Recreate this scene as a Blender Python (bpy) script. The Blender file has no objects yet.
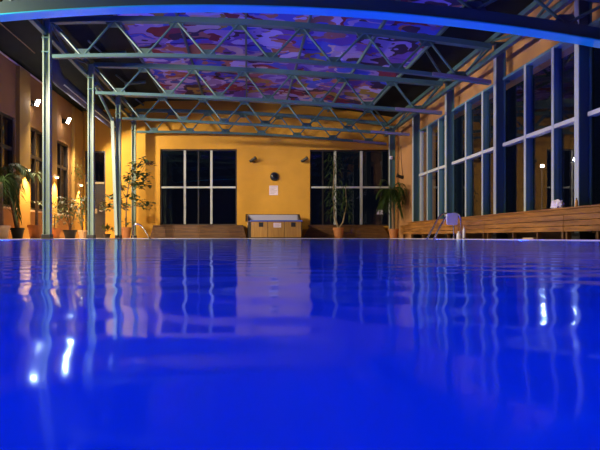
import bpy, bmesh, math, random
from mathutils import Vector, Matrix
random.seed(7)
SC = bpy.context.scene
C = SC.collection
F, VX, VY, CAMZ = 500.0, 248.0, 237.2, 0.05     # focal length in px, vanishing point, camera height
S = 2.65                                        # bay spacing of the hall
YB = 19.0                                       # back wall

def X(px, Y): return (px - VX) * Y / F
def Z(py, Y): return CAMZ + (VY - py) * Y / F
def P(px, py, Y): return Vector((X(px, Y), Y, Z(py, Y)))

# ------------------------------------------------------------------ materials
def mat(name, col, rough=0.6, metal=0.0, var=0.0, vscale=6.0, spec=0.5, bump=0.0):
    m = bpy.data.materials.new(name); m.use_nodes = True
    nt = m.node_tree; b = nt.nodes['Principled BSDF']
    b.inputs['Base Color'].default_value = (*col, 1); b.inputs['Roughness'].default_value = rough
    b.inputs['Metallic'].default_value = metal; b.inputs['Specular IOR Level'].default_value = spec
    if var or bump:
        tc = nt.nodes.new('ShaderNodeTexCoord'); n = nt.nodes.new('ShaderNodeTexNoise')
        n.inputs['Scale'].default_value = vscale; n.inputs['Detail'].default_value = 4
        nt.links.new(tc.outputs['Object'], n.inputs['Vector'])
        if var:
            r = nt.nodes.new('ShaderNodeValToRGB')
            r.color_ramp.elements[0].position = .3; r.color_ramp.elements[1].position = .7
            r.color_ramp.elements[0].color = (*[max(0, c * (1 - var)) for c in col], 1)
            r.color_ramp.elements[1].color = (*[min(1, c * (1 + var)) for c in col], 1)
            nt.links.new(n.outputs['Fac'], r.inputs['Fac']); nt.links.new(r.outputs['Color'], b.inputs['Base Color'])
        if bump:
            bp = nt.nodes.new('ShaderNodeBump'); bp.inputs['Strength'].default_value = bump; bp.inputs['Distance'].default_value = .02
            nt.links.new(n.outputs['Fac'], bp.inputs['Height']); nt.links.new(bp.outputs['Normal'], b.inputs['Normal'])
    return m

def emis(name, col, strength):
    m = bpy.data.materials.new(name); m.use_nodes = True
    b = m.node_tree.nodes['Principled BSDF']
    b.inputs['Base Color'].default_value = (*col, 1)
    b.inputs['Emission Color'].default_value = (*col, 1); b.inputs['Emission Strength'].default_value = strength
    return m

def wood(name, c1, c2, axis='Y', plank=None):
    m = bpy.data.materials.new(name); m.use_nodes = True
    nt = m.node_tree; b = nt.nodes['Principled BSDF']; b.inputs['Roughness'].default_value = .5
    tc = nt.nodes.new('ShaderNodeTexCoord'); mp = nt.nodes.new('ShaderNodeMapping')
    sc = {'X': (1.2, 14, 14), 'Y': (14, 1.2, 14), 'Z': (14, 14, 1.2)}[axis]
    mp.inputs['Scale'].default_value = sc
    n = nt.nodes.new('ShaderNodeTexNoise'); n.inputs['Scale'].default_value = 1.6; n.inputs['Detail'].default_value = 5
    n.inputs['Distortion'].default_value = .6
    r = nt.nodes.new('ShaderNodeValToRGB'); r.color_ramp.elements[0].position = .32; r.color_ramp.elements[1].position = .7
    r.color_ramp.elements[0].color = (*c1, 1); r.color_ramp.elements[1].color = (*c2, 1)
    nt.links.new(tc.outputs['Object'], mp.inputs['Vector']); nt.links.new(mp.outputs['Vector'], n.inputs['Vector'])
    nt.links.new(n.outputs['Fac'], r.inputs['Fac']); nt.links.new(r.outputs['Color'], b.inputs['Base Color'])
    return m

def glass_mat(name, tint=(.92, .95, 1)):
    m = bpy.data.materials.new(name); m.use_nodes = True
    nt = m.node_tree; nt.nodes.remove(nt.nodes['Principled BSDF']); out = nt.nodes['Material Output']
    fr = nt.nodes.new('ShaderNodeFresnel'); ge = nt.nodes.new('ShaderNodeNewGeometry')
    mr = nt.nodes.new('ShaderNodeMapRange'); mr.inputs['To Min'].default_value = 1.5; mr.inputs['To Max'].default_value = 1 / 1.5
    nt.links.new(ge.outputs['Backfacing'], mr.inputs['Value']); nt.links.new(mr.outputs['Result'], fr.inputs['IOR'])   # same reflectance at both faces of the pane
    t = nt.nodes.new('ShaderNodeBsdfTransparent'); t.inputs['Color'].default_value = (*tint, 1)
    g = nt.nodes.new('ShaderNodeBsdfGlossy'); g.inputs['Roughness'].default_value = .0
    mx = nt.nodes.new('ShaderNodeMixShader')
    nt.links.new(fr.outputs[0], mx.inputs[0]); nt.links.new(t.outputs[0], mx.inputs[1]); nt.links.new(g.outputs[0], mx.inputs[2])
    nt.links.new(mx.outputs[0], out.inputs['Surface'])
    return m

def water_mat():
    m = bpy.data.materials.new('pool_water'); m.use_nodes = True
    nt = m.node_tree; nt.nodes.remove(nt.nodes['Principled BSDF']); out = nt.nodes['Material Output']
    tc = nt.nodes.new('ShaderNodeTexCoord')
    mp = nt.nodes.new('ShaderNodeMapping'); mp.inputs['Scale'].default_value = (.8, 1.25, 1)
    n = nt.nodes.new('ShaderNodeTexNoise'); n.inputs['Scale'].default_value = 1.5; n.inputs['Detail'].default_value = 1.0
    n.inputs['Distortion'].default_value = .4
    n2 = nt.nodes.new('ShaderNodeTexNoise'); n2.inputs['Scale'].default_value = 12; n2.inputs['Detail'].default_value = 0
    b1 = nt.nodes.new('ShaderNodeBump'); b1.inputs['Strength'].default_value = 1; b1.inputs['Distance'].default_value = WAVE1
    b2 = nt.nodes.new('ShaderNodeBump'); b2.inputs['Strength'].default_value = 1; b2.inputs['Distance'].default_value = WAVE2
    nt.links.new(tc.outputs['Object'], mp.inputs['Vector'])
    nt.links.new(mp.outputs['Vector'], n.inputs['Vector']); nt.links.new(mp.outputs['Vector'], n2.inputs['Vector'])
    nt.links.new(n.outputs['Fac'], b1.inputs['Height']); nt.links.new(n2.outputs['Fac'], b2.inputs['Height'])
    nt.links.new(b1.outputs['Normal'], b2.inputs['Normal'])
    fr = nt.nodes.new('ShaderNodeFresnel'); fr.inputs['IOR'].default_value = 1.33
    t = nt.nodes.new('ShaderNodeBsdfRefraction'); t.inputs['Color'].default_value = (.6, .85, 1, 1); t.inputs['IOR'].default_value = 1.33; t.inputs['Roughness'].default_value = .0
    nt.links.new(b2.outputs['Normal'], t.inputs['Normal'])
    g = nt.nodes.new('ShaderNodeBsdfGlossy'); g.inputs['Roughness'].default_value = .085; g.inputs['Color'].default_value = (.42, .66, .9, 1)
    mx = nt.nodes.new('ShaderNodeMixShader')
    nt.links.new(b2.outputs['Normal'], g.inputs['Normal']); nt.links.new(b2.outputs['Normal'], fr.inputs['Normal'])
    nt.links.new(fr.outputs[0], mx.inputs[0]); nt.links.new(t.outputs[0], mx.inputs[1]); nt.links.new(g.outputs[0], mx.inputs[2])
    nt.links.new(mx.outputs[0], out.inputs['Surface'])
    return m
WAVE1, WAVE2 = .005, .0020

def painting_mat():
    m = bpy.data.materials.new('ceiling_painting'); m.use_nodes = True
    nt = m.node_tree; b = nt.nodes['Principled BSDF']; b.inputs['Roughness'].default_value = .7
    tc = nt.nodes.new('ShaderNodeTexCoord'); mp = nt.nodes.new('ShaderNodeMapping')
    mp.inputs['Scale'].default_value = (.9, 1.1, 0); mp.inputs['Rotation'].default_value = (0, 0, .35)
    nz = nt.nodes.new('ShaderNodeTexNoise'); nz.inputs['Scale'].default_value = 1.3; nz.inputs['Detail'].default_value = 2
    ad = nt.nodes.new('ShaderNodeVectorMath'); ad.operation = 'MULTIPLY_ADD'; ad.inputs[1].default_value = (2.4, 2.4, 0)
    v = nt.nodes.new('ShaderNodeTexVoronoi'); v.inputs['Scale'].default_value = 2.1
    sp = nt.nodes.new('ShaderNodeSeparateColor')
    r = nt.nodes.new('ShaderNodeValToRGB'); r.color_ramp.interpolation = 'CONSTANT'
    cols = [(0, (.14, .06, .45)), (.16, (.30, .22, .62)), (.32, (.05, .08, .62)), (.46, (.22, .015, .05)), (.57, (.40, .15, .12)),
            (.66, (.45, .40, .85)), (.78, (.03, .01, .06)), (.88, (.50, .38, .48)), (.95, (.30, .22, .05))]
    e = r.color_ramp.elements
    e[0].position, e[0].color = cols[0][0], (*cols[0][1], 1); e[1].position, e[1].color = cols[1][0], (*cols[1][1], 1)
    for p, c in cols[2:]:
        k = e.new(p); k.color = (*c, 1)
    L = nt.links.new
    L(tc.outputs['Object'], mp.inputs['Vector']); L(mp.outputs['Vector'], nz.inputs['Vector'])
    L(nz.outputs['Color'], ad.inputs[0]); L(mp.outputs['Vector'], ad.inputs[2]); L(ad.outputs[0], v.inputs['Vector'])
    L(v.outputs['Color'], sp.inputs[0]); L(sp.outputs[0], r.inputs['Fac']); L(r.outputs['Color'], b.inputs['Base Color'])
    return m

def tile_mat(name, c1, c2, grout, size):
    m = bpy.data.materials.new(name); m.use_nodes = True
    nt = m.node_tree; b = nt.nodes['Principled BSDF']; b.inputs['Roughness'].default_value = .5
    tc = nt.nodes.new('ShaderNodeTexCoord'); br = nt.nodes.new('ShaderNodeTexBrick')
    br.offset = 0; br.inputs['Scale'].default_value = 1; br.inputs['Brick Width'].default_value = size
    br.inputs['Row Height'].default_value = size; br.inputs['Mortar Size'].default_value = size * .02
    br.inputs['Color1'].default_value = (*c1, 1); br.inputs['Color2'].default_value = (*c2, 1); br.inputs['Mortar'].default_value = (*grout, 1)
    nt.links.new(tc.outputs['Object'], br.inputs['Vector']); nt.links.new(br.outputs['Color'], b.inputs['Base Color'])
    return m

M = dict(
    steel=mat('grey_green_steel_paint', (.06, .135, .135), .45, .0, .06, 3), sage=mat('pale_sage_column_paint', (.21, .28, .21), .4, 0, .05, 3), strip=mat('pale_cover_strip', (.42, .46, .42), .4), flank=mat('pale_green_flank', (.34, .42, .34), .5),
    steel_dark=mat('dark_steel_and_web_shade', (.05, .10, .10), .5), flange=mat('flange_painted_glow', (.04, .78, .85), .35),  # flange colour carries the pool's glow; dark steel also carries the web's shade
    steel_blue=mat('blue_grey_steel_paint', (.09, .20, .23), .4),
    lilac=mat('lilac_paint', (.20, .18, .28), .4),
    black=mat('black_plastic', (.012, .012, .014), .5),
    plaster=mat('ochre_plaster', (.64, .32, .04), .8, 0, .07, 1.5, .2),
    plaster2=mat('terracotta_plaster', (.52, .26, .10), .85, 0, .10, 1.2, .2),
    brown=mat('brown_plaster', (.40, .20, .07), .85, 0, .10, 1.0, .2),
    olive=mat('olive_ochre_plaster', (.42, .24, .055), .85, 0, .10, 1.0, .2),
    roof=mat('black_roof_sheet', (.014, .020, .018), .8, 0, .2, 2, .1),
    roof2=mat('dark_aisle_soffit', (.04, .045, .09), .7, 0, .2, 2, .2),
    frame=mat('pale_window_frame', (.52, .53, .47), .4),
    frame_dark=mat('dark_window_frame', (.035, .022, .015), .5),
    glass=glass_mat('window_glass'),
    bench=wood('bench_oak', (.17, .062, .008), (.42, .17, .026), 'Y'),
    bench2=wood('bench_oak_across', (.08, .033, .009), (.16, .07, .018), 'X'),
    tubwood=wood('tub_cabinet_wood', (.32, .16, .035), (.45, .24, .055), 'Z'),
    tile=tile_mat('beige_deck_tile', (.52, .40, .30), (.46, .35, .27), (.25, .2, .16), .3),
    basin=mat('blue_pool_liner', (.28, .46, .84), .5, 0, .03, .8),
    coping=mat('pale_coping_stone', (.58, .50, .45), .45, 0, .08, 5),
    terracotta=mat('terracotta', (.46, .17, .05), .75, 0, .12, 8),
    palepot=mat('pale_clay_pot', (.60, .42, .26), .75, 0, .1, 8),
    darkpot=mat('dark_plastic_pot', (.02, .018, .018), .5),
    soil=mat('potting_soil', (.03, .02, .012), .95),
    leaf=mat('dark_green_leaf', (.035, .065, .012), .6, 0, .3, 4, .2),
    leaf2=mat('bright_green_leaf', (.11, .15, .02), .5, 0, .3, 4),
    leaf3=mat('fig_leaf', (.055, .09, .03), .4, 0, .35, 5),
    dryleaf=mat('dry_brown_leaf', (.16, .07, .03), .7),
    bark=mat('brown_bark', (.20, .12, .06), .85, 0, .3, 20),
    palebark=mat('pale_cane', (.30, .22, .11), .7, 0, .2, 15),
    chrome=mat('polished_steel', (.75, .75, .78), .18, 1.0),
    white=mat('white_plastic', (.82, .80, .80), .4),
    lavender=mat('pale_lavender_plastic', (.72, .68, .88), .4),
    paper=mat('pale_pink_paper', (.80, .66, .66), .7),
    ink=mat('grey_print', (.25, .18, .2), .7),
    towel=mat('white_towel', (.80, .70, .72), .9, 0, .15, 30, .2, .6),
    amber=mat('amber_glass', (.65, .28, .05), .25),
    acrylic=mat('grey_acrylic', (.42, .40, .46), .35),
    acrylic_bluelit=mat('bluelit_acrylic', (.10, .13, .45), .25),
    doorleaf=mat('dark_plum_door', (.012, .008, .010), .6),
    lamp_w=emis('white_lamp', (1, .93, .9), 160),
    lamp_y=emis('yellow_lamp', (1, .72, .28), 14),
    lamp_b=emis('blue_lamp', (.05, .25, 1), 6),
)

# ------------------------------------------------------------------ mesh helpers
def BM(): return bmesh.new()
def box(bm, c, s, R=None):
    vs = []
    for x in (-.5, .5):
        for y in (-.5, .5):
            for z in (-.5, .5):
                v = Vector((x * s[0], y * s[1], z * s[2]))
                if R is not None: v = R @ v
                vs.append(bm.verts.new(v + Vector(c)))
    for f in ((0, 1, 3, 2), (4, 6, 7, 5), (0, 4, 5, 1), (2, 3, 7, 6), (0, 2, 6, 4), (1, 5, 7, 3)):
        bm.faces.new([vs[i] for i in f])
def box2(bm, a, b):
    box(bm, [(a[i] + b[i]) / 2 for i in range(3)], [abs(b[i] - a[i]) for i in range(3)])
def frame_of(d):
    d = d.normalized(); up = Vector((0, 0, 1)) if abs(d.z) < .95 else Vector((0, 1, 0))
    s = d.cross(up).normalized(); u = s.cross(d).normalized()
    return d, s, u
def bar(bm, p, q, w, h):
    p, q = Vector(p), Vector(q); d, s, u = frame_of(q - p)
    R = Matrix((s, d, u)).transposed()
    box(bm, (p + q) / 2, (w, (q - p).length, h), R)
def tube(bm, pts, r, n=8, cap=True):
    pts = [Vector(p) for p in pts]; rs = r if isinstance(r, (list, tuple)) else [r] * len(pts)
    rings = []
    for i, p in enumerate(pts):
        d = pts[min(i + 1, len(pts) - 1)] - pts[max(i - 1, 0)]
        d, s, u = frame_of(d)
        if rings:                                  # keep the ring orientation steady
            s = (ps - d * ps.dot(d)).normalized(); u = s.cross(d).normalized()
        ps = s
        rings.append([bm.verts.new(p + rs[i] * (math.cos(a) * s + math.sin(a) * u)) for a in [2 * math.pi * k / n for k in range(n)]])
    for a, b in zip(rings, rings[1:]):
        for k in range(n): bm.faces.new((a[k], a[(k + 1) % n], b[(k + 1) % n], b[k]))
    if cap: bm.faces.new(rings[0][::-1]); bm.faces.new(rings[-1])
def lathe(bm, prof, c, n=24, R=None):
    rings = []
    for r, z in prof:
        ring = []
        for k in range(n):
            v = Vector((r * math.cos(2 * math.pi * k / n), r * math.sin(2 * math.pi * k / n), z))
            if R is not None: v = R @ v
            ring.append(bm.verts.new(v + Vector(c)))
        rings.append(ring)
    for a, b in zip(rings, rings[1:]):
        for k in range(n): bm.faces.new((a[k], a[(k + 1) % n], b[(k + 1) % n], b[k]))
    bm.faces.new(rings[0][::-1]); bm.faces.new(rings[-1])
def prism(bm, poly, axis, a, b):
    """poly of 2-D points extruded along an axis: X -> (y,z), Y -> (x,z), Z -> (x,y)"""
    def mk(p, t): return {'X': (t, p[0], p[1]), 'Y': (p[0], t, p[1]), 'Z': (p[0], p[1], t)}[axis]
    A = [bm.verts.new(mk(p, a)) for p in poly]; B = [bm.verts.new(mk(p, b)) for p in poly]
    bm.faces.new(A); bm.faces.new(B[::-1]); n = len(poly)
    for k in range(n): bm.faces.new((A[k], B[k], B[(k + 1) % n], A[(k + 1) % n]))
def chord(bm, fz, x0, x1, Y, w, h, n=24):
    """bar of w (along Y) by h whose centre follows z = fz(x)"""
    prev = None
    for i in range(n + 1):
        x = x0 + (x1 - x0) * i / n; z = fz(x)
        ring = [bm.verts.new((x, Y + a, z + b)) for a, b in ((-w / 2, -h / 2), (w / 2, -h / 2), (w / 2, h / 2), (-w / 2, h / 2))]
        if prev:
            for k in range(4): bm.faces.new((prev[k], prev[(k + 1) % 4], ring[(k + 1) % 4], ring[k]))
        else: bm.faces.new(ring[::-1])
        prev = ring
    bm.faces.new(prev)

def ob(name, bm, m, parent=None, smooth=False, origin=None, bevel=0):
    bmesh.ops.recalc_face_normals(bm, faces=bm.faces)
    if parent is not None: origin = parent['_o'] if '_o' in parent else (0, 0, 0)
    me = bpy.data.meshes.new(name)
    if origin is not None: bmesh.ops.translate(bm, verts=bm.verts, vec=-Vector(origin))
    bm.to_mesh(me); bm.free()
    me.materials.append(M[m] if isinstance(m, str) else m)
    if smooth:
        for p in me.polygons: p.use_smooth = True
        try: me.set_sharp_from_angle(angle=math.radians(40))
        except Exception: pass
    o = bpy.data.objects.new(name, me); C.objects.link(o)
    if origin is not None and parent is None: o.location = origin
    if parent is not None: o.parent = parent; o['_o'] = list(origin)
    if bevel:
        md = o.modifiers.new('bevel', 'BEVEL'); md.width = bevel; md.segments = 2; md.limit_method = 'ANGLE'
    return o
def tag(o, label, cat, group=None):
    o['label'] = label; o['category'] = cat
    if group: o['group'] = group
    return o
def thing(name, label, cat, loc, group=None):
    """Empty at the base; parts are given in world coordinates and stored relative to it"""
    o = bpy.data.objects.new(name, None); C.objects.link(o); o.location = loc; o['_o'] = list(loc); o.empty_display_size = .1
    return tag(o, label, cat, group)
def struct(name, bm, m, parent=None, **k):
    o = ob(name, bm, m, parent, **k)
    if parent is None: o['kind'] = 'structure'; o['_o'] = [0, 0, 0]
    return o

# ------------------------------------------------------------------ the hall
XL, XR = -6.3, 5.62
YF = -6.0
PX0, PX1, PY0, PY1 = -3.92, 4.45, -4.0, 15.6     # pool
WATER, DECK, DEPTH = 0.0, 0.012, 1.45

bm = BM()
for a, b in (((XL - .3, YF), (PX0 - .25, YB + .3)), ((PX1 + .25, YF), (XR + .3, YB + .3)), ((PX0 - .25, YF), (PX1 + .25, PY0 - .25)), ((PX0 - .25, PY1 + .25), (PX1 + .25, YB + .3))):
    box2(bm, (*a, -.2), (*b, DECK))
struct('floor', bm, 'tile')
bm = BM()
for a, b in (((PX0 - .25, PY0 - .25), (PX0, PY1 + .25)), ((PX1, PY0 - .25), (PX1 + .25, PY1 + .25)), ((PX0, PY0 - .25), (PX1, PY0)), ((PX0, PY1), (PX1, PY1 + .25))):
    box2(bm, (*a, -.2), (*b, DECK + .004))
struct('trim_1', bm, 'coping')
bm = BM()
box2(bm, (PX0, PY0, -DEPTH - .2), (PX1, PY1, -DEPTH))
for a, b in (((PX0 - .2, PY0 - .2), (PX0, PY1 + .2)), ((PX1, PY0 - .2), (PX1 + .2, PY1 + .2)), ((PX0, PY0 - .2), (PX1, PY0)), ((PX0, PY1), (PX1, PY1 + .2))):
    box2(bm, (*a, -DEPTH - .2), (*b, -.2))
struct('pool_basin', bm, 'basin')
bm = BM()
n = [bm.verts.new(p) for p in ((PX0, PY0, WATER), (PX1, PY0, WATER), (PX1, PY1, WATER), (PX0, PY1, WATER))]
bm.faces.new(n)
w = ob('pool_water', bm, water_mat()); w['kind'] = 'stuff'
tag(w, 'calm blue lit water filling the swimming pool', 'water')

def wall_grid(bm, axis, t0, t1, u0, u1, z0, z1, holes):
    us = sorted({u0, u1, *[h[0] for h in holes], *[h[1] for h in holes]})
    zs = sorted({z0, z1, *[h[2] for h in holes], *[h[3] for h in holes]})
    for a, b in zip(us, us[1:]):
        for c, d in zip(zs, zs[1:]):
            mu, mz = (a + b) / 2, (c + d) / 2
            if any(h[0] < mu < h[1] and h[2] < mz < h[3] for h in holes): continue
            if axis == 'X': box2(bm, (t0, a, c), (t1, b, d))
            else: box2(bm, (a, t0, c), (b, t1, d))
    bmesh.ops.remove_doubles(bm, verts=bm.verts, dist=1e-5)

LW = [(12.25, 13.50), (14.30, 15.55), (16.30, 17.57)]
bm = BM(); wall_grid(bm, 'X', XL - .3, XL, YF, YB + .3, 0, 4.80, [(a, b, .84, 3.27) for a, b in LW])
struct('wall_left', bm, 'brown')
XPIL = XL + .11
for i, (a, b) in enumerate(((13.56, 14.22), (15.63, 16.22), (17.85, 18.80))):
    bm = BM(); box2(bm, (XL, a, DECK), (XPIL, b, 4.70)); struct('trim_%d' % (i + 3), bm, 'olive')
WT = 3.42
RB = [(5.3, 7.95), (7.95, 10.6), (10.6, 13.25), (13.25, 15.78)]
bm = BM(); wall_grid(bm, 'X', XR, XR + .3, YF, YB + .3, 0, 4.75, [(5.3, 15.78, .42, WT)])
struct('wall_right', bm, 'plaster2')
BW = [(X(160, YB), X(237, YB), .50, Z(149, YB)), (X(310, YB), 5.40, .48, Z(149.5, YB))]
DOOR = (X(85, YB), X(105.5, YB), 0, Z(151, YB))
bm = BM(); wall_grid(bm, 'Y', YB, YB + .3, XL, XR, 0, 5.6, BW + [DOOR])
struct('wall_back', bm, 'plaster')
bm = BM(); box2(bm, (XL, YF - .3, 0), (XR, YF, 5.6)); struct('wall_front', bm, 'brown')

# roof skin: profile along X, extruded along Y
def zroof(x): return 4.71 - .0106 * (x + 2.2) ** 2 + .50
prof = [(XL - .3, 4.80), (-4.3, 4.98), (-3.9, zroof(-3.9) + .03)] + [(x, zroof(x) + .03) for x in (-3, -2, -1, 0, 1, 2, 3, 4, 5, 5.95)]
bm = BM(); prism(bm, prof + [(x, z + .2) for x, z in prof[::-1]], 'Y', YF - .3, YB + .3)
struct('ceiling', bm, 'roof')
# thin pale bead where the aisle roof meets the left wall
bm = BM(); box2(bm, (XL, YF, 4.735), (XL + .03, 15.4, 4.765)); struct('trim_2', bm, 'paper')

# painted ceiling panels, one a bay
pm = painting_mat()
names = ['before the nearest arched beam', 'between the nearest beam and the second truss', 'between the second and third trusses from the front',
         'between the third and fourth trusses from the front', 'between the fourth truss and the far wall truss']
for k, nm in zip((2, 3, 4, 5, 6), names):
    bm = BM(); y0, y1 = k * S + .03, (k + 1) * S - .03
    xs = [-3.05 + i * (4.4 + 3.05) / 16 for i in range(17)]
    prism(bm, [(x, zroof(x) - .03) for x in xs] + [(x, zroof(x)) for x in xs[::-1]], 'Y', y0, y1)
    o = ob('painted_ceiling_panel', bm, pm)
    tag(o, 'painted ceiling panel of swirling violet, blue and red, ' + nm, 'ceiling panel', 'painted ceiling panels')

# ------------------------------------------------------------------ steel
def lag(pts, Y):
    (a, fa), (b, fb), (c, fc) = [(X(px, Y), Z(py, Y)) for px, py in pts]
    return lambda x: fa * (x - b) * (x - c) / ((a - b) * (a - c)) + fb * (x - a) * (x - c) / ((b - a) * (b - c)) + fc * (x - a) * (x - b) / ((c - a) * (c - b))

def truss(Y, lo, up, label, x0, x1, heavy=False):
    fl, fu = lag(lo, Y), lag(up, Y)
    t = thing('steel_truss', label, 'roof truss', ((x0 + x1) / 2, Y, fl((x0 + x1) / 2)), 'arched steel trusses across the hall')
    N = 7; dx = (x1 - x0) / N
    if heavy:
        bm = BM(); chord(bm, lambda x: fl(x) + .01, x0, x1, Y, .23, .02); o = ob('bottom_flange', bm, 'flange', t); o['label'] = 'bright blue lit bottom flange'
        bm = BM(); chord(bm, lambda x: fl(x) + .12, x0, x1, Y - .06, .02, .20); chord(bm, lambda x: fl(x) + .12, x0, x1, Y + .06, .02, .20); ob('bottom_chord', bm, 'steel_dark', t)  # shade on the webs, lit only from below, is put into their dark colour
        off = .22
    else:
        bm = BM(); chord(bm, fl, x0 + .04, x1 - .02, Y, .09, .075); ob('bottom_chord', bm, 'steel', t)
        bm = BM(); chord(bm, fl, x1 - 1.25, x1 - .02, Y - .055, .05, .075, 6)
        o = ob('end_sleeve', bm, 'lilac', t); o['label'] = 'lilac sleeve at the right end of the bottom chord'
        off = .0
    bm = BM(); chord(bm, fu, x0, x1, Y, .14, .11); ob('top_chord', bm, 'steel', t)
    ups = [x0 + i * dx for i in range(N + 1)]; los = [x0 + (i + .5) * dx for i in range(N)]
    for i, x in enumerate(los):
        for xu in (ups[i], ups[i + 1]):
            bm = BM(); tube(bm, [(x + (xu - x) * .06, Y, fl(x) + off + .03), (xu - (xu - x) * .05, Y, fu(xu) - .05)], .025, 8)
            ob('diagonal', bm, 'steel', t, smooth=True)
        bm = BM(); z = fl(x) + off + .03
        prism(bm, [(x - .19, z - .02), (x + .19, z - .02), (x + .11, z + .12), (x - .11, z + .12)], 'Y', Y - .012, Y + .012)
        ob('gusset_plate', bm, 'steel_dark', t)
    for xu in ups[1:-1]:
        bm = BM(); z = fu(xu) - .05
        prism(bm, [(xu - .19, z + .02), (xu + .19, z + .02), (xu + .11, z - .11), (xu - .11, z - .11)], 'Y', Y - .012, Y + .012)
        ob('gusset_plate', bm, 'steel_dark', t)
    return t
LX = -4.15; RX = 5.26
truss(7.70, [(0, 18.5), (250, 9.6), (600, 44.6)], [(0, -30), (250, -38), (600, -3)], 'nearest arched beam truss, its wide bottom flange glowing bright blue', -4.3, 5.60, True)
truss(10.6, [(50, 57), (250, 58.5), (496, 84)], [(50, 21), (250, 23), (496, 48)], 'second truss from the front, behind the bright blue flange, from leftmost post', X(47.3, 10.6) + .08, 5.14)
truss(13.25, [(92, 93), (250, 99.5), (446, 113.7)], [(92, 65), (250, 70.5), (446, 84.5)], 'third steel truss from the front, spanning from second left post', X(91.3, 13.25) + .08, 5.14)
truss(15.9, [(121, 118.5), (250, 124.5), (412, 135)], [(121, 94.5), (250, 100), (412, 111)], 'fourth truss from the front, just before the one at the far wall', X(118.5, 15.9) + .08, 5.14)
truss(18.55, [(137, 132), (250, 134), (394, 145)], [(137, 110.5), (250, 113.5), (394, 125)], 'farthest steel truss, hanging close in front of the ochre wall', X(133.6, 18.5) + .08, 5.14)

def hsec(bm, x0, x1, yc, w, z0, z1, fl=.022, web=.02):
    """H section: flanges face left and right, web between"""
    box2(bm, (x0, yc - w / 2, z0), (x0 + fl, yc + w / 2, z1)); box2(bm, (x1 - fl, yc - w / 2, z0), (x1, yc + w / 2, z1))
    box2(bm, (x0 + fl, yc - web / 2, z0), (x1 - fl, yc + web / 2, z1))
lcol = [(X(47.3, 10.6), 10.6, 4.66, 'leftmost pale green steel post, nearest, at the pool edge'), (X(91.3, 13.25), 13.25, 4.64, 'second pale green steel post from the left, on black foot'),
        (X(118.5, 15.9), 15.9, 4.55, 'third steel post from the left, with a splayed white flank'), (X(133.6, 18.5), 18.55, 4.6, 'thin farthest left steel post behind the fig tree')]
for k, (x, y, zt, lb) in enumerate(lcol):
    t = thing('steel_column', lb, 'column', (x, y, DECK), 'steel posts along the left side')
    bm = BM(); hsec(bm, x - .075, x + .075, y, .13, DECK + .10, zt); ob('shaft', bm, 'sage', t)
    bm = BM(); box2(bm, (x - .095, y - .095, DECK), (x + .095, y + .095, DECK + .10)); ob('foot', bm, 'black', t, bevel=.01)
    for z in (3.95, 4.25):
        bm = BM(); box2(bm, (x - .09, y - .08, z), (x + .09, y + .08, z + .02)); ob('bracket_plate', bm, 'steel', t)
    if k == 2:
        bm = BM(); a, b = P(113, 118, 15.8), P(116.6, 234, 15.8)
        prism(bm, [(a.x - .06, a.z), (a.x + .04, a.z), (b.x + .05, DECK + .1), (b.x - .04, DECK + .1)], 'Y', 15.72, 15.80)
        o = ob('splayed_flank', bm, 'flank', t); o['label'] = 'white splayed flank plate'
for k, (y, lb) in enumerate([(7.95, 'nearest right steel column by the windows, at the picture edge'), (10.6, 'second right steel column from the front, between window bays'),
                             (13.25, 'third right steel column from the front, behind the ladder'), (15.9, 'fourth right steel column, where the windows meet bare wall'),
                             (18.55, 'slim steel column in the far right corner behind the palm')]):
    t = thing('steel_column', lb, 'column', (5.35, y, DECK), 'steel columns along the window wall')
    bm = BM(); hsec(bm, 5.26, 5.46, y + .04, .11, DECK + .1, 4.16, .025, .03); ob('shaft', bm, 'steel', t)
    bm = BM(); box2(bm, (5.248, y - .012, DECK + .1), (5.2595, y + .092, 3.9)); o = ob('cover_strip', bm, 'strip', t); o['label'] = 'pale strip on the room side'
    bm = BM(); box2(bm, (5.24, y - .05, DECK), (5.48, y + .13, DECK + .1)); ob('foot', bm, 'black', t)
    bm = BM(); box2(bm, (5.2, y - .04, 4.16), (5.5, y + .12, 4.18)); ob('cap_plate', bm, 'steel_dark', t)

# longitudinal lattice girders on the column lines
def girder(x, zt, zb, y0, y1, label):
    t = thing('lattice_girder', label, 'girder', (x, (y0 + y1) / 2, zb))
    bm = BM(); bar(bm, (x, y0, zt), (x, y1, zt), .09, .10); ob('top_rail', bm, 'steel', t)
    bm = BM(); bar(bm, (x, y0, zb), (x, y1, zb), .09, .10); ob('bottom_rail', bm, 'steel', t)
    n = round((y1 - y0) / (S / 2)); d = (y1 - y0) / n
    for i in range(n):
        a, b = (zb, zt) if i % 2 else (zt, zb)
        bm = BM(); tube(bm, [(x, y0 + i * d, a), (x, y0 + (i + 1) * d, b)], .028, 8); ob('diagonal', bm, 'steel', t, smooth=True)
girder(LX - .14, 4.72, 4.38, 3 * S, 18.9, 'grey green lattice girder running over the left posts')
girder(5.20, 4.26, 3.90, 2 * S, 18.9, 'blue grey lattice girder running over the right columns')

for r, lb in ((-.60, 'purlin along the left edge of the painted ceiling'), (-.32, 'second purlin from the left under the painted ceiling'), (-.01, 'third purlin from the left under the painted ceiling'),
              (.283, 'fourth purlin from the left under the painted ceiling'), (.635, 'fifth purlin from the left under the painted ceiling'), (.945, 'purlin along the right edge of the painted ceiling')):
    x = r * 5.05
    for _ in range(4): x = r * (zroof(x) - .10 - CAMZ)
    bm = BM(); bar(bm, (x, 2 * S, zroof(x) - .085), (x, 18.95, zroof(x) - .085), .05, .09)
    tag(ob('roof_purlin', bm, 'steel'), lb, 'purlin', 'roof purlins')

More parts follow.
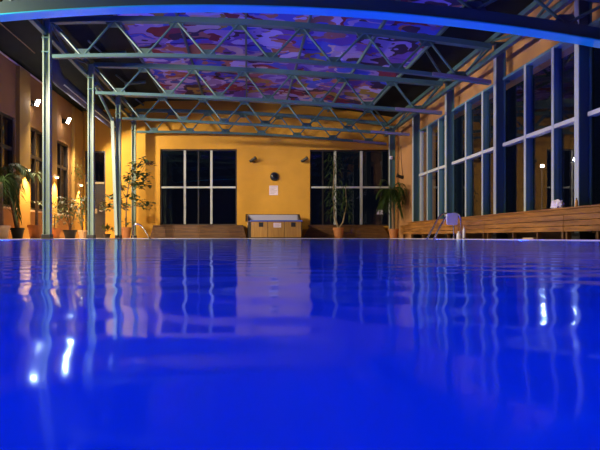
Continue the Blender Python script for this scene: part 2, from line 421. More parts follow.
brace_lb = ['first bay behind the nearest beam', 'second bay behind the nearest beam', 'third bay behind the nearest beam']
for k, lb in enumerate(brace_lb):
    yy = 13.9 + k * S - .15
    bx = -143 * 13.9 / 500
    t = thing('roof_brace', 'pale V-shaped roof brace left of the painting, ' + lb, 'brace', (bx, yy, 5.0), 'V braces in the dark roof strip')
    zt = 5.12
    bm = BM(); tube(bm, [(bx, yy, zt - .04), (bx + .62, yy, zroof(bx + .62) - .05)], .05, 8); ob('thick_arm', bm, 'steel', t, smooth=True)
    bm = BM(); tube(bm, [(bx, yy, zt - .04), (bx - .05, yy - 1.15, 5.0)], .025, 8); ob('thin_arm', bm, 'steel', t, smooth=True)
    bm = BM(); box(bm, (bx, yy, zt - .04), (.14, .1, .1)); ob('joint_plate', bm, 'steel', t)
    xr = 4.35
    bm = BM(); tube(bm, [(xr, yy - 1.5, zroof(xr) - .12), (5.15, yy - .6, 4.22)], .028, 8)
    tag(ob('roof_brace', bm, 'steel', smooth=True), 'slim straight roof brace right of the painting, ' + lb, 'brace', 'slim braces on the right')

# ventilation duct in the left aisle, its near end turned up
bm = BM(); pts = [(-5.05, 12.85, 4.85), (-5.05, 12.88, 4.62), (-5.05, 12.98, 4.42), (-5.05, 13.2, 4.28), (-5.05, 13.5, 4.25)] + [(-5.05, y, 4.25) for y in (15, 17, 18.98)]
tube(bm, pts, .17, 16)
t = thing('ventilation_duct', 'dark round ventilation duct turned up at its end under the left roof', 'duct', (-5.05, 16, 4.1))
ob('duct_pipe', bm, 'roof2', t, smooth=True)
bm = BM(); bar(bm, (-4.93, 13.4, 4.14), (-4.93, 18.95, 4.14), .03, .03); ob('pale_seam', bm, 'frame', t)
bm = BM(); tube(bm, [(-5.5, 8, 4.80), (-5.5, 12.9, 4.80)], .014, 6)
tag(ob('roof_cable', bm, 'palebark'), 'thin pale cable running along the dark left roof', 'cable')
bm = BM(); tube(bm, [(-4.09, 13.34, Z(84, 13.34)), (-4.28, 15.75, Z(120, 15.75))], .045, 8)
tag(ob('slanted_strut', bm, 'steel', smooth=True), 'grey strut slanting from second left post to third', 'strut')

# ------------------------------------------------------------------ windows
def pane(bm, axis, t, a, b, c, d):
    if axis == 'X': box2(bm, (t - .004, a, c), (t + .004, b, d))
    else: box2(bm, (a, t - .004, c), (b, t + .004, d))
for i, (y0, y1) in enumerate(RB):
    bm = BM(); x0, x1 = 5.39, 5.52
    ya, yb = (y0 + (.12 if i else .02), y1 - .02)
    box2(bm, (x0, ya, WT - .05), (x1 + .1, yb, WT)); box2(bm, (x0, ya, .42), (x1 + .1, yb, .48))
    win = struct('window_%d' % (i + 1), bm, 'steel_blue')
    ys = [y0 + j * S / 3 for j in range(4)]
    for j in (1, 2):
        bm = BM(); box2(bm, (x0, ys[j] - .035, .48), (x1, ys[j] + .035, WT - .05)); ml = ob('mullion', bm, 'steel_blue', win)
        bm = BM(); box2(bm, (x0 - .012, ys[j] - .033, .48), (x0 - .0005, ys[j] + .033, WT - .02)); ob('cover_strip', bm, 'strip', ml)
    if i == 3:
        bm = BM(); box2(bm, (x0 + .03, y1 - .06, .48), (x1, y1, WT - .05)); ob('mullion', bm, 'frame', win)
    bm = BM(); box2(bm, (x0 - .005, ya, 1.965), (x1, yb, 2.035)); ob('transom', bm, 'frame', win)
    e = ys[:3] + [yb]
    for a, b in zip(e, e[1:]):
        for c, d in ((.48, 1.965), (2.035, WT - .05)):
            bm = BM(); pane(bm, 'X', 5.47, a + .035, b - .035, c, d); ob('pane', bm, 'glass', win)
for i, (h, mx) in enumerate(zip(BW, ((184.7, 211.3), (335.3, 361.6)))):
    bm = BM(); x0, x1, z0, z1 = h
    for a, b in (((x0, z0), (x0 + .05, z1)), ((x1 - .05, z0), (x1, z1)), ((x0 + .05, z0), (x1 - .05, z0 + .05)), ((x0 + .05, z1 - .05), (x1 - .05, z1))):
        box2(bm, (a[0], YB + .06, a[1]), (b[0], YB + .14, b[1]))
    win = struct('window_%d' % (i + 5), bm, 'frame_dark')
    zt = Z(187.2, YB); e = [x0 + .05] + [X(m, YB) for m in mx] + [x1 - .05]
    for m in e[1:3]:
        bm = BM(); box2(bm, (m - .04, YB + .02, z0 + .05), (m + .04, YB + .12, z1 - .05)); ob('mullion', bm, 'frame', win)
    bm = BM(); box2(bm, (x0 + .05, YB + .03, zt - .032), (x1 - .05, YB + .115, zt + .032)); ob('transom', bm, 'frame', win)
    bm = BM(); m = (e[1] + e[2]) / 2 if i == 0 else (e[0] + e[1]) / 2; box2(bm, (m - .025, YB + .14, z0 + .05), (m + .025, YB + .18, z1 - .05)); ob('inner_bar', bm, 'frame_dark', win)
    for a, b in zip(e, e[1:]):
        for c, d in ((z0 + .05, zt - .032), (zt + .032, z1 - .05)):
            bm = BM(); pane(bm, 'Y', YB + .09, a, b, c, d); ob('pane', bm, 'glass', win)
for i, (a, b) in enumerate(LW):
    bm = BM(); z0, z1 = .84, 3.27
    for p, q in (((a, z0), (a + .07, z1)), ((b - .07, z0), (b, z1)), ((a + .07, z0), (b - .07, z0 + .07)), ((a + .07, z1 - .07), (b - .07, z1))):
        box2(bm, (XL - .16, p[0], p[1]), (XL - .03, q[0], q[1]))
    m = (a + b) / 2
    win = struct('window_%d' % (i + 7), bm, 'frame_dark')
    bm = BM(); box2(bm, (XL - .15, m - .04, z0 + .07), (XL - .04, m + .04, z1 - .07)); ob('mullion', bm, 'frame_dark', win)
    bm = BM(); box2(bm, (XL - .15, a + .07, 2.38), (XL - .045, b - .07, 2.47)); ob('transom', bm, 'frame_dark', win)
    for c, d in ((a + .07, m - .04), (m + .04, b - .07)):
        for e, f in ((z0 + .07, 2.38), (2.47, z1 - .07)):
            bm = BM(); pane(bm, 'X', XL - .1, c, d, e, f); ob('pane', bm, 'glass', win)
    bm = BM(); box2(bm, (XL - .03, a - .06, .79), (XL + .09, b + .06, .835)); ob('window_sill', bm, 'palepot', win)

# door in the far left corner
x0, x1, z0, z1 = DOOR
bm = BM(); box2(bm, (x0, YB + .02, 0), (x0 + .05, YB + .14, z1)); box2(bm, (x1 - .05, YB + .02, 0), (x1, YB + .14, z1)); box2(bm, (x0 + .05, YB + .02, z1 - .05), (x1 - .05, YB + .14, z1))
d = struct('door_1', bm, 'frame_dark')
bm = BM(); box2(bm, (x0 + .05, YB + .01, 2.07), (x1 - .05, YB + .13, 2.15)); ob('door_transom', bm, 'palebark', d)
bm = BM(); box2(bm, (x0 + .05, YB + .05, DECK), (x1 - .05, YB + .1, 2.07)); lf = ob('door_leaf', bm, 'doorleaf', d, bevel=.004)
bm = BM(); pane(bm, 'Y', YB + .08, x0 + .05, x1 - .05, 2.15, z1 - .05); ob('pane', bm, 'glass', d)
bm = BM(); tube(bm, [(x1 - .12, YB + .0, 1.05), (x1 - .12, YB + .05, 1.05)], .012, 8); tube(bm, [(x1 - .12, YB + .0, 1.05), (x1 - .24, YB + .0, 1.05)], .012, 8)
ob('door_handle', bm, 'chrome', lf, smooth=True)
bm = BM(); cx = X(94, YB); cz = Z(211, YB); box2(bm, (cx - .11, YB + .036, cz - .09), (cx + .11, YB + .05, cz + .09))
sg = tag(ob('door_sign', bm, 'palebark'), 'small pale notice fixed on the dark far left door', 'sign')

# ------------------------------------------------------------------ benches
t = thing('wooden_bench', 'long two-tiered wooden bench below the right windows', 'bench', (5.2, 11, DECK))
y0, y1 = 5.4, 16.4
def planks(name, xa, xb, z0, n, hgt, y0, y1, par):
    for i in range(n):
        bm = BM(); box2(bm, (xa, y0, z0 + i * (hgt / n) + .004), (xb, y1, z0 + (i + 1) * (hgt / n) - .004)); ob(name, bm, 'bench', par, bevel=.004)
for a, b in ((5.4, 7.93), (7.94, 10.58), (10.59, 13.2), (13.21, 16.4)):
    planks('front_plank', 5.00, 5.03, .135, 3, .27, a, b, t)
bm = BM(); box2(bm, (4.985, y0, .405), (5.18, y1, .435)); ob('seat', bm, 'bench', t, bevel=.005)
planks('rear_plank', 5.12, 5.15, .435, 1, .065, y0, 16.0, t)
bm = BM(); box2(bm, (5.10, y0, .50), (5.235, 16.0, .53)); ob('rear_seat', bm, 'bench', t, bevel=.005)
for y in [5.8, 6.6, 7.2, 7.9, 8.0, 8.7, 9.5, 10.5, 10.7, 11.6, 12.6, 13.4, 14.4, 15.4, 16.2]:
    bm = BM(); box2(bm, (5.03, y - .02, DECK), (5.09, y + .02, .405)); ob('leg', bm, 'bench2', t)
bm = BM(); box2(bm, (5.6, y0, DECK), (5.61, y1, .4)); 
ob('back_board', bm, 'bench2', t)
def back_bench(xa, xb, sl, label):
    t = thing('wooden_bench', label, 'bench', ((xa + xb) / 2, 18.6, DECK))
    for i in range(3):
        z0, z1 = DECK + .02 + i * .145, DECK + .02 + i * .145 + .14
        f0, f1 = (1 - i / 3) * sl, (1 - (i + 1) / 3) * sl
        bm = BM(); prism(bm, [(xa - f0, z0), (xb + f0, z0), (xb + f1, z1), (xa - f1, z1)], 'Y', 18.42, 18.46)
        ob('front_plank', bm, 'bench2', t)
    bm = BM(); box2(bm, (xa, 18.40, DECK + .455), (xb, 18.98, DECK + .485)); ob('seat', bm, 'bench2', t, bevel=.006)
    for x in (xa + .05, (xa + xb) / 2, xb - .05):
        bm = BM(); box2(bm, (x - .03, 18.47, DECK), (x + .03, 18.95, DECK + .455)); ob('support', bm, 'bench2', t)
back_bench(X(153, 18.4), X(243, 18.4), .12, 'dark wooden bench below the left far-wall window')
back_bench(X(310, 18.4), 4.98, .25, 'dark wooden bench below the right far-wall window, behind potted plants')

# ------------------------------------------------------------------ hot tub
yf, yk = 17.0, 18.75
t = thing('hot_tub', 'square wood-clad hot tub standing in front of the far wall', 'hot tub', (X(276, 17), 17.8, DECK))
xa, xb = X(251, yf), X(301.5, yf); zt = Z(221.3, yf)
bm = BM(); prism(bm, [(xa - .02, yf + .04), (xb + .02, yf + .04), (xb + .06, yk - .02), (xa - .12, yk - .02)], 'Z', DECK + .02, zt - .01); ob('body', bm, 'black', t)
w3 = (xb - xa) / 3
for i in range(3):
    bm = BM(); box2(bm, (xa + i * w3 + .006, yf, DECK + .03), (xa + (i + 1) * w3 - .006, yf + .035, zt - .01)); ob('front_panel', bm, 'tubwood', t, bevel=.008)
bm = BM(); box2(bm, (xa - .01, yf - .02, DECK), (xb + .01, yf + .06, DECK + .03)); ob('plinth', bm, 'black', t)
bm = BM(); prism(bm, [(xa - .03, yf - .03), (xb + .03, yf - .03), (xb + .08, yk - .3), (xa - .1, yk - .3)], 'Z', zt - .01, zt + .04); ob('rim', bm, 'acrylic_bluelit', t, bevel=.012)  # blue light on the rim is painted into its colour
zb = Z(214.6, yk)
bm = BM(); box2(bm, (X(247.5, yk), yk - .28, zt - .1), (X(297, yk), yk - .05, zb - .02)); ob('raised_back', bm, 'acrylic', t, bevel=.02)
bm = BM(); box2(bm, (X(247, yk), yk - .24, zb - .02), (X(297.5, yk), yk - .05, zb)); ob('back_cap', bm, 'black', t, bevel=.006)
for s, xx in ((-1, X(247.2, yk)), (1, X(297.3, yk))):
    bm = BM(); q = [(yf + .9, zt + .04), (yk - .05, zt + .04), (yk - .05, zb), (yk - .3, zb)]
    prism(bm, q, 'X', xx, xx + s * .06); ob('side_cheek', bm, 'black', t)
for px in (261, 293.3):
    cx, cz = X(px, yf), Z(224.6, yf); bm = BM()
    box2(bm, (cx - .075, yf - .012, cz - .075), (cx + .075, yf, cz + .075))
    g = ob('vent_grille', bm, 'black', t)
cx, cz = X(277.3, yf), Z(225.2, yf)
bm = BM(); box2(bm, (cx - .13, yf - .010, cz - .078), (cx + .13, yf - .001, cz + .078)); p = ob('notice', bm, 'paper', t); p['label'] = 'pale pink notice on the front'
bm = BM()
for k in range(4): box2(bm, (cx - .1, yf - .012, cz + .045 - k * .03), (cx + .1 - .04 * (k % 2), yf - .010, cz + .053 - k * .03))
ob('print_lines', bm, 'ink', p)

# ------------------------------------------------------------------ far wall fittings
cx, cz = X(273.6, YB), Z(190.4, YB)
t = thing('paper_notice', 'pale pink notice sheet pinned below the round black disc', 'notice', (cx, YB - .01, cz - .17))
bm = BM(); box2(bm, (cx - .165, YB - .012, cz - .18), (cx + .165, YB, cz + .18)); ob('sheet', bm, 'paper', t)
bm = BM()
for k in range(6): box2(bm, (cx - .13, YB - .014, cz + .13 - k * .05), (cx + .13 - .05 * (k % 3), YB - .012, cz + .142 - k * .05))
ob('print_lines', bm, 'ink', t)
RY = Matrix.Rotation(math.radians(90), 3, 'X')
cx, cz = X(274.4, YB), Z(176.6, YB)
t = thing('wall_speaker', 'round black disc-shaped speaker above the pink notice', 'speaker', (cx, YB, cz - .15))
bm = BM(); lathe(bm, [(.165, 0), (.165, .05), (.15, .07), (.13, .07)], (cx, YB, cz), 28, RY); ob('ring', bm, 'black', t, smooth=True)
bm = BM(); lathe(bm, [(.128, .06), (.11, .085), (.06, .10), (.01, .105)], (cx, YB, cz), 28, RY); ob('cone', bm, mat('gloss_black', (.01, .01, .012), .2), t, smooth=True)
for px, lb in ((252.3, 'dark unlit spotlight on far wall, left of the black disc'), (303.3, 'dark unlit spotlight on far wall, right of the black disc')):
    cx, cz = X(px, YB), Z(161, YB)
    t = thing('wall_spotlight', lb, 'spotlight', (cx, YB, cz), 'unlit spotlights on the far wall')
    bm = BM(); box2(bm, (cx - .04, YB - .05, cz - .05), (cx + .04, YB, cz + .05)); ob('bracket', bm, 'black', t)
    bm = BM(); bar(bm, (cx, YB - .05, cz), (cx, YB - .16, cz + .02), .03, .03); ob('arm', bm, 'black', t)
    R = Matrix.Rotation(math.radians(60), 3, 'Y') @ Matrix.Rotation(math.radians(20), 3, 'X')
    bm = BM(); lathe(bm, [(.04, -.14), (.055, -.12), (.055, .06), (.075, .13), (.07, .14)], (cx + .02, YB - .2, cz + .02), 16, R); ob('lamp_head', bm, 'black', t, smooth=True)
# spotlight with cable on the bare strip of the right wall
y = 18.07; cz = Z(176.7, y)
t = thing('wall_spotlight', 'small dark spotlight with dangling cable on right wall end', 'spotlight', (XR, y, cz))
bm = BM(); box2(bm, (XR - .05, y - .04, cz - .04), (XR, y + .04, cz + .04)); ob('bracket', bm, 'black', t)
bm = BM(); lathe(bm, [(.04, -.12), (.06, -.1), (.06, .08), (.075, .12), (.07, .13)], (XR - .12, y, cz), 16, Matrix.Rotation(math.radians(-70), 3, 'Y')); ob('lamp_head', bm, 'black', t, smooth=True)
bm = BM(); tube(bm, [(XR - .012, 18.35, 3.4), (XR - .012, 18.3, 2.9), (XR - .015, 18.15, 2.4), (XR - .03, y, cz + .03)], .008, 6); ob('cable', bm, 'black', t)
cx, cz, y = X(391, 18.45), Z(157.6, 18.45), 18.45
t = thing('motion_sensor', 'small grey sensor box on the far right corner column', 'sensor', (cx, y, cz))
bm = BM(); box2(bm, (cx - .05, y - .03, cz - .055), (cx + .05, y + .085, cz + .055)); ob('housing', bm, 'white', t, bevel=.012)
bm = BM(); lathe(bm, [(.03, 0), (.03, .02), (.02, .03)], (cx, y - .03, cz - .01), 14, RY); ob('lens', bm, 'acrylic', t, smooth=True)
cx, cz = X(380.3, YB), Z(212, YB)
bm = BM(); box2(bm, (cx - .115, YB + .072, cz - .085), (cx + .115, YB + .086, cz + .085))
tag(ob('window_notice', bm, 'lavender'), 'small lilac notice stuck on the far right window pane', 'notice')

# ------------------------------------------------------------------ lamps on the left wall
def light(name, kind, loc, aim, energy, col, **k):
    L = bpy.data.lights.new(name, kind); L.energy = energy; L.color = col
    for a, v in k.items(): setattr(L, a, v)
    o = bpy.data.objects.new(name, L); C.objects.link(o); o.location = loc
    o.rotation_euler = (Vector(aim) - Vector(loc)).to_track_quat('-Z', 'Y').to_euler()
    return o
WARM = (1, .86, .66)
FLOOD_E = 480
floods = [(14.5, Z(102.5, 14.5), 'nearer white bulkhead floodlight high on the left wall'), (17.0, Z(120.5, 17.0), 'farther white bulkhead floodlight high on the left wall')]
for y, z, lb in floods:
    t = thing('floodlight', lb, 'floodlight', (XL, y, z), 'floodlights on the left wall')
    bm = BM(); box2(bm, (XL, y - .07, z - .1), (XL + .08, y + .07, z + .05)); ob('housing', bm, 'black', t, bevel=.01)
    bm = BM(); bar(bm, (XL + .06, y, z - .02), (XL + .15, y, z + .0), .06, .06); ob('bracket', bm, 'black', t)
    d = Vector((.75, -.35, -.55)).normalized(); q = d.to_track_quat('Z', 'X').to_matrix()
    bm = BM(); box(bm, Vector((XL + .19, y, z)) - d * .02, (.20, .13, .05), q); ob('lamp_body', bm, 'black', t)
    bm = BM(); box(bm, Vector((XL + .19, y, z)) + d * .015, (.18, .11, .02), q); ob('lamp_lens', bm, 'lamp_w', t, bevel=.008)
for y, z in [(14.5, floods[0][1]), (17.0, floods[1][1]), (12.0, 4.0), (9.5, 4.0), (7.0, 4.0)]:
    if y > 14: light('flood_light', 'SPOT', (XL + .28, y, z - .06), (XL + 3.2, y + .4, z - 3.0), FLOOD_E * (1.7 if y > 16 else 1.2), WARM, spot_size=math.radians(134), spot_blend=.35, shadow_soft_size=.08)
    else: light('flood_light', 'SPOT', (XL + .28, y, z - .06), (XL + 8, y + 3.6, z - 5.6), FLOOD_E * 2.9, WARM, spot_size=math.radians(92), spot_blend=.3, shadow_soft_size=.08)
SCONCE_E = 650
for y, z, lb in [(13.9, 1.92, 'first half-round wall sconce from the front, shining down by the palm'), (16.0, 1.97, 'second half-round wall sconce, just right of the leftmost post'),
                 (18.32, 1.96, 'farthest half-round wall sconce, beside the far left door')]:
    t = thing('wall_sconce', lb, 'wall lamp', (XPIL, y, z), 'sconces on the left wall')
    bm = BM(); n = 12
    prism(bm, [(XPIL + .15 * math.cos(a), y + .15 * math.sin(a)) for a in [-math.pi / 2 + math.pi * k / n for k in range(n + 1)]], 'Z', z, z + .03); ob('shade', bm, 'palepot', t)
    bm = BM(); box2(bm, (XPIL, y - .04, z - .03), (XPIL + .02, y + .04, z + .09)); ob('back_plate', bm, 'palepot', t)
    bm = BM(); lathe(bm, [(.03, -.04), (.05, -.025), (.05, 0)], (XPIL + .075, y, z), 14); ob('bulb', bm, 'lamp_y', t, smooth=True)
    light('sconce_light', 'SPOT', (XPIL + .15, y, z - .05), (XPIL + .10, y, 0), SCONCE_E, (1, .62, .25), spot_size=math.radians(84), spot_blend=.8, shadow_soft_size=.04)

# ------------------------------------------------------------------ plants
def pot(t, c, r, h, m, taper=.72):
    bm = BM(); x, y, z = c
    lathe(bm, [(r * taper, 0), (r * .96, h * .8), (r * 1.06, h * .8), (r * 1.06, h), (r * .92, h), (r * .9, h * .9), (.01, h * .9)], c, 22); ob('pot', bm, m, t, smooth=True)
    bm = BM(); lathe(bm, [(r * .89, h * .88), (r * .88, h * .93), (.01, h * .95)], c, 18); ob('soil', bm, 'soil', t)
def leaf(bm, p, d, L, w, up=Vector((0, 0, 1)), droop=.0):
    d = d.normalized(); s = d.cross(up)
    s = s.normalized() if s.length > 1e-3 else Vector((1, 0, 0)); nrm = s.cross(d)
    a = bm.verts.new(p); m1 = p + d * L * .5 - nrm * L * .02
    b = bm.verts.new(m1 + s * w / 2 + nrm * w * .15); c = bm.verts.new(m1 - s * w / 2 + nrm * w * .15); mid = bm.verts.new(m1)
    e = bm.verts.new(p + d * L - Vector((0, 0, droop * L)))
    bm.faces.new((a, b, mid)); bm.faces.new((a, mid, c)); bm.faces.new((b, e, mid)); bm.faces.new((mid, e, c))
def rdir(zlo=-.4, zhi=.8):
    a = random.uniform(0, 2 * math.pi); return Vector((math.cos(a), math.sin(a), random.uniform(zlo, zhi)))
def frond(bm, p, az, L, rise, drop, nl=16, lw=.035, ll=.32):
    pts = []; h = Vector((math.cos(az), math.sin(az), 0))
    for i in range(nl + 1):
        s = i / nl; pts.append(p + h * L * s * (1 - .15 * s) + Vector((0, 0, rise * s - drop * s * s)))
    tube(bm, pts, [.012 * (1 - .8 * i / nl) + .002 for i in range(nl + 1)], 5)
    side = h.cross(Vector((0, 0, 1)))
    for i in range(3, nl):
        s = i / nl; l = ll * (.45 + 1.1 * s * (1.15 - s)) * 1.4
        for sg in (-1, 1):
            d = side * sg + (pts[i + 1] - pts[i]).normalized() * .7 + Vector((0, 0, random.uniform(-.5, .0)))
            leaf(bm, pts[i], d, l, lw, droop=.25)
def clamp(bm):
    for v in bm.verts:
        v.co.x = min(max(v.co.x, XL + .05 + .02 * random.random()), XR - .05); v.co.y = min(v.co.y, YB - .05)
def palm(px, Y, base_h, label, n, L, m, potargs, lean=0, cat='palm', zr=(.5, .9), dr=(.8, 1.5), name='potted_palm'):
    x = X(px, Y); c = (x, Y, DECK); t = thing(name, label, cat, c)
    r, h, pm_ = potargs; pot(t, c, r, h, pm_)
    top = Vector((x + lean, Y, base_h))
    bm = BM(); tube(bm, [(x, Y, DECK + h * .85), (x + lean * .35, Y, DECK + h + (base_h - h) * .35), (x + lean * .75, Y, DECK + h + (base_h - h) * .7), top], [.06, .05, .045, .04], 8); ob('trunk', bm, 'bark', t, smooth=True)
    bm = BM()
    for i in range(n):
        frond(bm, top, 2 * math.pi * i / n + random.uniform(-.25, .25), L * random.uniform(.75, 1.1), random.uniform(*zr), random.uniform(*dr))
    clamp(bm); ob('fronds', bm, m, t)
palm(17.5, 12.45, 1.72, 'tall arching palm in dark pot before the left wall', 9, .85, 'leaf', (.16, .27, 'darkpot'), -.32)
palm(1, 11.3, 1.3, 'broad palm in pale pot cut off by the left picture edge', 9, .6, 'leaf', (.19, .3, 'palepot'), 0)
palm(393.5, 17.55, 1.58, 'drooping dark palm in terracotta pot in the far right corner', 22, .55, 'leaf', (.17, .33, 'terracotta'), -.05, zr=(.1, 1.5), dr=(.6, 1.5))

# slim tree in the terracotta pot between the first sconce and the leftmost post
def canes(px, Y, potargs, stems, label, lm, leaves, cat='plant', name='potted_plant', lw=.05, ll=.25, bm_='bark'):
    x = X(px, Y); c = (x, Y, DECK); t = thing(name, label, cat, c); r, h, pm_ = potargs; pot(t, c, r, h, pm_)
    for pts, rad in stems:
        bm = BM(); tube(bm, [Vector((x, Y, DECK + h * .88)) if p is None else Vector(p) for p in pts], [rad * (1 - .5 * i / (len(pts) - 1)) for i in range(len(pts))], 7); ob('stem', bm, bm_, t, smooth=True)
    bm = BM()
    for (q, spread, n, zl, zh, dr) in leaves:
        for _ in range(n):
            p = Vector(q) + Vector((random.gauss(0, spread[0]), random.gauss(0, spread[1]), random.gauss(0, spread[2])))
            leaf(bm, p, rdir(zl, zh), ll * random.uniform(.7, 1.2), lw * random.uniform(.8, 1.2), droop=dr)
    clamp(bm); ob('foliage', bm, lm, t)
    return t
Y = 13.4
canes(36.5, Y, (.22, .36, 'terracotta'), [([None, P(36.5, 200, Y), P(35.5, 175, Y)], .045)], 'thin-trunked dracaena in wide terracotta pot beside leftmost post', 'leaf2',
      [(P(35.5, 176, Y), (.03, .03, .05), 40, -.2, .6, .5), (P(36, 204, Y), (.05, .05, .04), 10, 0, .8, .3)], ll=.34, lw=.035)
Y = 14.3
canes(54, Y, (.2, .3, 'terracotta'), [([None, P(55, 215, Y)], .02)], 'small yellowish shrub in terracotta pot right of leftmost post', 'leaf2', [(P(55, 214, Y), (.09, .09, .16), 110, -.3, .9, .2)], ll=.13, lw=.04)
Y = 15.5
canes(70, Y, (.2, .26, 'darkpot'), [([None, P(66, 212, Y), P(60, 200, Y)], .02), ([None, P(70, 210, Y), P(70, 196, Y)], .02), ([None, P(75, 212, Y), P(79, 202, Y)], .02)],
      'bushy rubber plant in dark pot between first two posts', 'leaf3', [(P(69, 211, Y), (.22, .14, .22), 190, -.4, .7, .2), (P(61, 203, Y), (.1, .1, .1), 30, -.3, .8, .2), (P(77, 206, Y), (.1, .1, .12), 36, -.3, .8, .2)], ll=.17, lw=.075, cat='plant')
Y = 17.3
canes(82.5, Y, (.15, .28, 'palepot'), [([None, P(81, 205, Y), P(79, 182, Y)], .03)], 'tall feathery plant in pale pot by the farthest sconce', 'leaf2',
      [(P(82, 208, Y), (.08, .1, .28), 120, -.9, .3, .5), (P(78, 172, Y), (.09, .09, .18), 90, -.3, .9, .2)], ll=.22, lw=.035)
Y = 18.3
canes(107, Y, (.13, .16, 'darkpot'), [([None, P(107, 226, Y)], .012)], 'low spiky plant at the foot of far wall beside door', 'leaf', [(P(107, 230, Y), (.08, .05, .05), 70, .1, 1.6, .1)], ll=.3, lw=.035)

# fig tree
Y = 17.3
cl = [(136, 165, 5), (146, 161, 6), (128, 178, 6), (136, 184, 8), (144, 176, 6), (121, 187, 5), (111, 197, 6), (107, 206, 6), (115, 206, 5), (140, 204, 6), (148, 205, 5), (132, 196, 6), (125, 206, 5), (135, 173, 6), (143, 185, 6), (119, 197, 5), (128, 222, 2)]
st = [([None, P(126, 215, Y), P(127, 195, Y), P(130, 178, Y), P(136, 165, Y)], .028), ([P(126.4, 212, Y), P(120, 200, Y), P(109, 202, Y)], .016), ([P(126.6, 208, Y), P(135, 206, Y), P(148, 205, Y)], .016),
      ([P(127.5, 190, Y), P(137, 180, Y), P(147, 162, Y)], .016), ([P(127, 200, Y), P(122, 190, Y), P(120, 183, Y)], .014)]
t = canes(126, Y, (.18, .38, 'terracotta'), st, 'spreading small-leaved fig tree in terracotta pot by the far wall', 'leaf3', [(P(a, b, Y), (.09, .14, .07), int(n * 4.5), -.5, .7, .2) for a, b, n in cl], ll=.21, lw=.14, cat='tree', name='potted_fig_tree')
bm = BM()
for _ in range(14): leaf(bm, P(151, 162.5, Y) + Vector((random.gauss(0, .05), random.gauss(0, .05), random.gauss(0, .03))), rdir(-.5, .3), .2, .11)
o = ob('dry_leaf_cluster', bm, 'dryleaf', t); o['label'] = 'brown dried leaves at the tip of a branch'

# yucca with two canes
Y = 17.9
st = [([None, P(334.5, 216, Y), P(333, 195, Y), P(334.5, 160, Y)], .034), ([None, P(343, 222, Y), P(346.5, 205, Y), P(345.5, 186, Y)], .028)]
lv = [(P(333.5, yy, Y), (.10, .10, .10), 36, -.9, .9, .4) for yy in (158, 170, 182, 192, 202, 212)] + [(P(346, yy, Y), (.07, .08, .09), 28, -.9, .8, .4) for yy in (190, 200, 210)]
canes(338.5, Y, (.19, .38, 'terracotta'), st, 'tall two-stemmed yucca in terracotta pot before the right far window', 'leaf', lv, ll=.34, lw=.04, cat='plant', name='potted_yucca', bm_='palebark')

# ------------------------------------------------------------------ pool ladder, rails and small things
Y = 11.6
t = thing('pool_ladder', 'polished steel pool ladder with two bent handrails at right pool edge', 'pool ladder', (X(445, Y), Y, DECK))
def rail(bm, pts, r=.021, n=10):
    # smooth polyline
    out = []
    P_ = [Vector(p) for p in pts]
    for i in range(len(P_) - 1):
        p0, p1, p2, p3 = P_[max(i - 1, 0)], P_[i], P_[i + 1], P_[min(i + 2, len(P_) - 1)]
        for k in range(6):
            u = k / 6; out.append(.5 * ((2 * p1) + (-p0 + p2) * u + (2 * p0 - 5 * p1 + 4 * p2 - p3) * u * u + (-p0 + 3 * p1 - 3 * p2 + p3) * u ** 3))
    out.append(P_[-1]); tube(bm, out, r, n)
bm = BM(); ya = Y + .28; rail(bm, [P(426, 241, ya), P(433, 228, ya), P(439.5, 216.5, ya), P(444, 213.6, ya), P(449, 214.4, ya), P(453, 218, ya), (X(454, ya), ya, DECK)]); ob('handrail', bm, 'chrome', t, smooth=True)
bm = BM(); ya = Y - .25; rail(bm, [P(432.5, 241.5, ya), P(439, 229, ya), P(446, 217, ya), P(450.5, 213.4, ya), P(457, 213.6, ya), P(460.6, 219, ya), (X(461.2, ya), ya, DECK)]); ob('handrail', bm, 'chrome', t, smooth=True)
for zz in (-.2, -.45):
    bm = BM(); bar(bm, (X(425, Y), Y - .25, zz), (X(425, Y), Y + .28, zz), .08, .03); ob('step', bm, 'chrome', t)
bm = BM(); a, b = P(447.2, 213.2, Y - .32), P(458.2, 225, Y - .32); box2(bm, (a.x, Y - .305, b.z), (b.x, Y - .27, a.z))
o = ob('plastic_board', bm, 'lavender', bevel=.0); md = o.modifiers.new('b', 'BEVEL'); md.width = .045; md.segments = 4; md.affect = 'EDGES'; md.limit_method = 'WEIGHT'
bw = o.data.attributes.new('bevel_weight_edge', 'FLOAT', 'EDGE')
for e in o.data.edges:
    v0, v1 = [o.data.vertices[i].co for i in e.vertices]
    bw.data[e.index].value = 1.0 if abs(v0.y - v1.y) > .01 else 0.0
tag(o, 'pale lavender plastic board with rounded corners hung on ladder rail', 'board')
def bottle(px, Y, r, h, m, cap, label, name='plastic_bottle', loc_z=DECK):
    x = X(px, Y); t = thing(name, label, 'bottle', (x, Y, loc_z))
    bm = BM(); lathe(bm, [(r * .92, 0), (r, .01), (r, h * .6), (r * .85, h * .7), (r * .4, h * .82), (r * .4, h * .86)], (x, Y, loc_z), 16); ob('body', bm, m, t, smooth=True)
    bm = BM(); lathe(bm, [(r * .45, h * .86), (r * .45, h), (r * .3, h)], (x, Y, loc_z), 12); ob('cap', bm, cap, t, smooth=True)
    return t
bottle(458.7, 11.1, .045, .17, 'white', 'white', 'squat white plastic bottle standing at the ladder foot')
t = bottle(464.0, 10.9, .028, .29, 'white', 'chrome', 'tall slim white bottle right of the ladder foot')
bm = BM(); prism(bm, [(X(463, 10.6), 10.55), (X(471, 10.6), 10.5), (X(472, 10.6), 10.62), (X(464, 10.6), 10.66)], 'Z', DECK, DECK + .02)
tag(ob('flip_flop', bm, 'black'), 'small dark flat slipper on deck right of ladder', 'slipper')

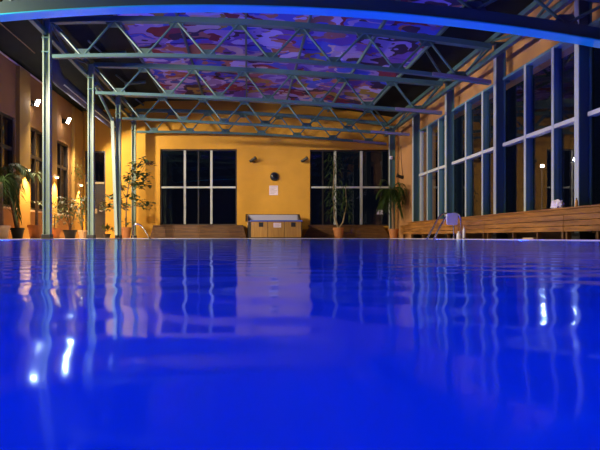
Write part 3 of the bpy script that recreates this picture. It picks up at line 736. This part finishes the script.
Y = 15.3
t = thing('pool_handrail', 'curved polished grab rail at the far left pool corner', 'handrail', (X(141, Y), Y, DECK))
bm = BM(); ya = 15.75; rail(bm, [(X(133.3, ya), ya, DECK), P(133.2, 230, ya), P(134.5, 225, ya), P(139, 224.3, ya), P(143.5, 228.5, ya), P(151, 240.5, 15.2)]); ob('rail_tube', bm, 'chrome', t, smooth=True)
bm = BM(); lathe(bm, [(.05, 0), (.05, .012), (.025, .02)], (X(133.3, ya), ya, DECK), 14); ob('floor_flange', bm, 'chrome', t)

# towel on the bench
Y = 8.35
cx = 5.165
bm = BM(); bmesh.ops.create_icosphere(bm, subdivisions=4, radius=1)
from mathutils import noise
for v in bm.verts:
    d = 1 + .35 * noise.noise(v.co * 2.3) + .22 * noise.noise(v.co * 5.1)
    v.co = Vector((v.co.x * d * .06, v.co.y * d * .13, max(v.co.z * d * .075 + .05 * noise.noise(v.co * 1.4 + Vector((3, 1, 0))), -.055)))
bmesh.ops.translate(bm, verts=bm.verts, vec=(cx, Y, .53 + .055))
tag(ob('crumpled_towel', bm, 'towel', smooth=True), 'crumpled white towel lying on top of the right bench', 'towel')
bottle(576.5, 7.8, .022, .13, 'amber', 'black', 'small amber bottle on top of right bench near nearest column', 'glass_bottle', .53)
bm = BM(); box2(bm, (4.93, 8.65, DECK), (4.985, 8.98, DECK + .03)); 
tag(ob('wooden_block', bm, 'palepot', bevel=.004), 'low pale wooden block on the deck under the right bench', 'block')

# dark garden outside the right windows with two small lamps seen through the panes
bm = BM(); box2(bm, (XR + .3, 2, -.2), (16, 24, 0)); struct('ground', bm, 'soil')
for px, py, yy, lb in ((542.3, 166, 12.0, 'left of two small white garden lamps seen through the window'), (575.3, 159.5, 11.0, 'right one of two small white garden lamps, beside the nearest column')):
    cx, cz = X(px, yy), Z(py, yy); t = thing('garden_lamp', lb, 'garden lamp', (cx, yy, 0), 'garden lamps outside')
    bm = BM(); tube(bm, [(cx, yy, 0), (cx, yy, cz - .04)], .02, 8); ob('post', bm, 'black', t, smooth=True)
    bm = BM(); lathe(bm, [(.09, -.06), (.09, -.04), (.03, -.03)], (cx, yy, cz), 12); ob('collar', bm, 'black', t)
    bm = BM(); bmesh.ops.create_uvsphere(bm, u_segments=14, v_segments=10, radius=.036, matrix=Matrix.Translation((cx, yy, cz))); ob('globe', bm, 'lamp_w', t, smooth=True)

# ------------------------------------------------------------------ underwater lamps
BLUE = (.0, .055, 1.0)
POOL_E = 85
for x, sg in ((PX0, 1), (PX1, -1)):
    for y, e in ((-2.5, .25), (0.0, .2), (2.5, .55), (5.2, 1.7), (8.0, 1.5), (11.5, .5)):
        light('pool_light', 'AREA', (x + sg * .06, y, -.75), (x + sg * 3, y, -.65), POOL_E * e, BLUE, shape='DISK', size=.3)

# ------------------------------------------------------------------ world, camera, view
w = bpy.data.worlds.new('night'); SC.world = w; w.use_nodes = True
w.node_tree.nodes['Background'].inputs['Color'].default_value = (.0012, .0018, .004, 1)
w.node_tree.nodes['Background'].inputs['Strength'].default_value = 1
cam = bpy.data.cameras.new('camera'); co = bpy.data.objects.new('camera', cam); C.objects.link(co); SC.camera = co
co.location = (0, 0, CAMZ); co.rotation_euler = (math.radians(90), 0, 0)
cam.sensor_width = 36; cam.lens = F / 600 * 36; cam.sensor_fit = 'HORIZONTAL'
cam.shift_x = (300 - VX) / 600; cam.shift_y = (VY - 225) / 600
cam.clip_start = .01; cam.clip_end = 200
for o in bpy.data.objects:
    if '_o' in o: del o['_o']
vs = SC.view_settings; vs.view_transform = 'Standard'; vs.look = 'None'; vs.gamma = 1; vs.use_curve_mapping = False; vs.exposure = 0
SC.cycles.max_bounces = 8; SC.cycles.transparent_max_bounces = 12; SC.cycles.sample_clamp_indirect = 6
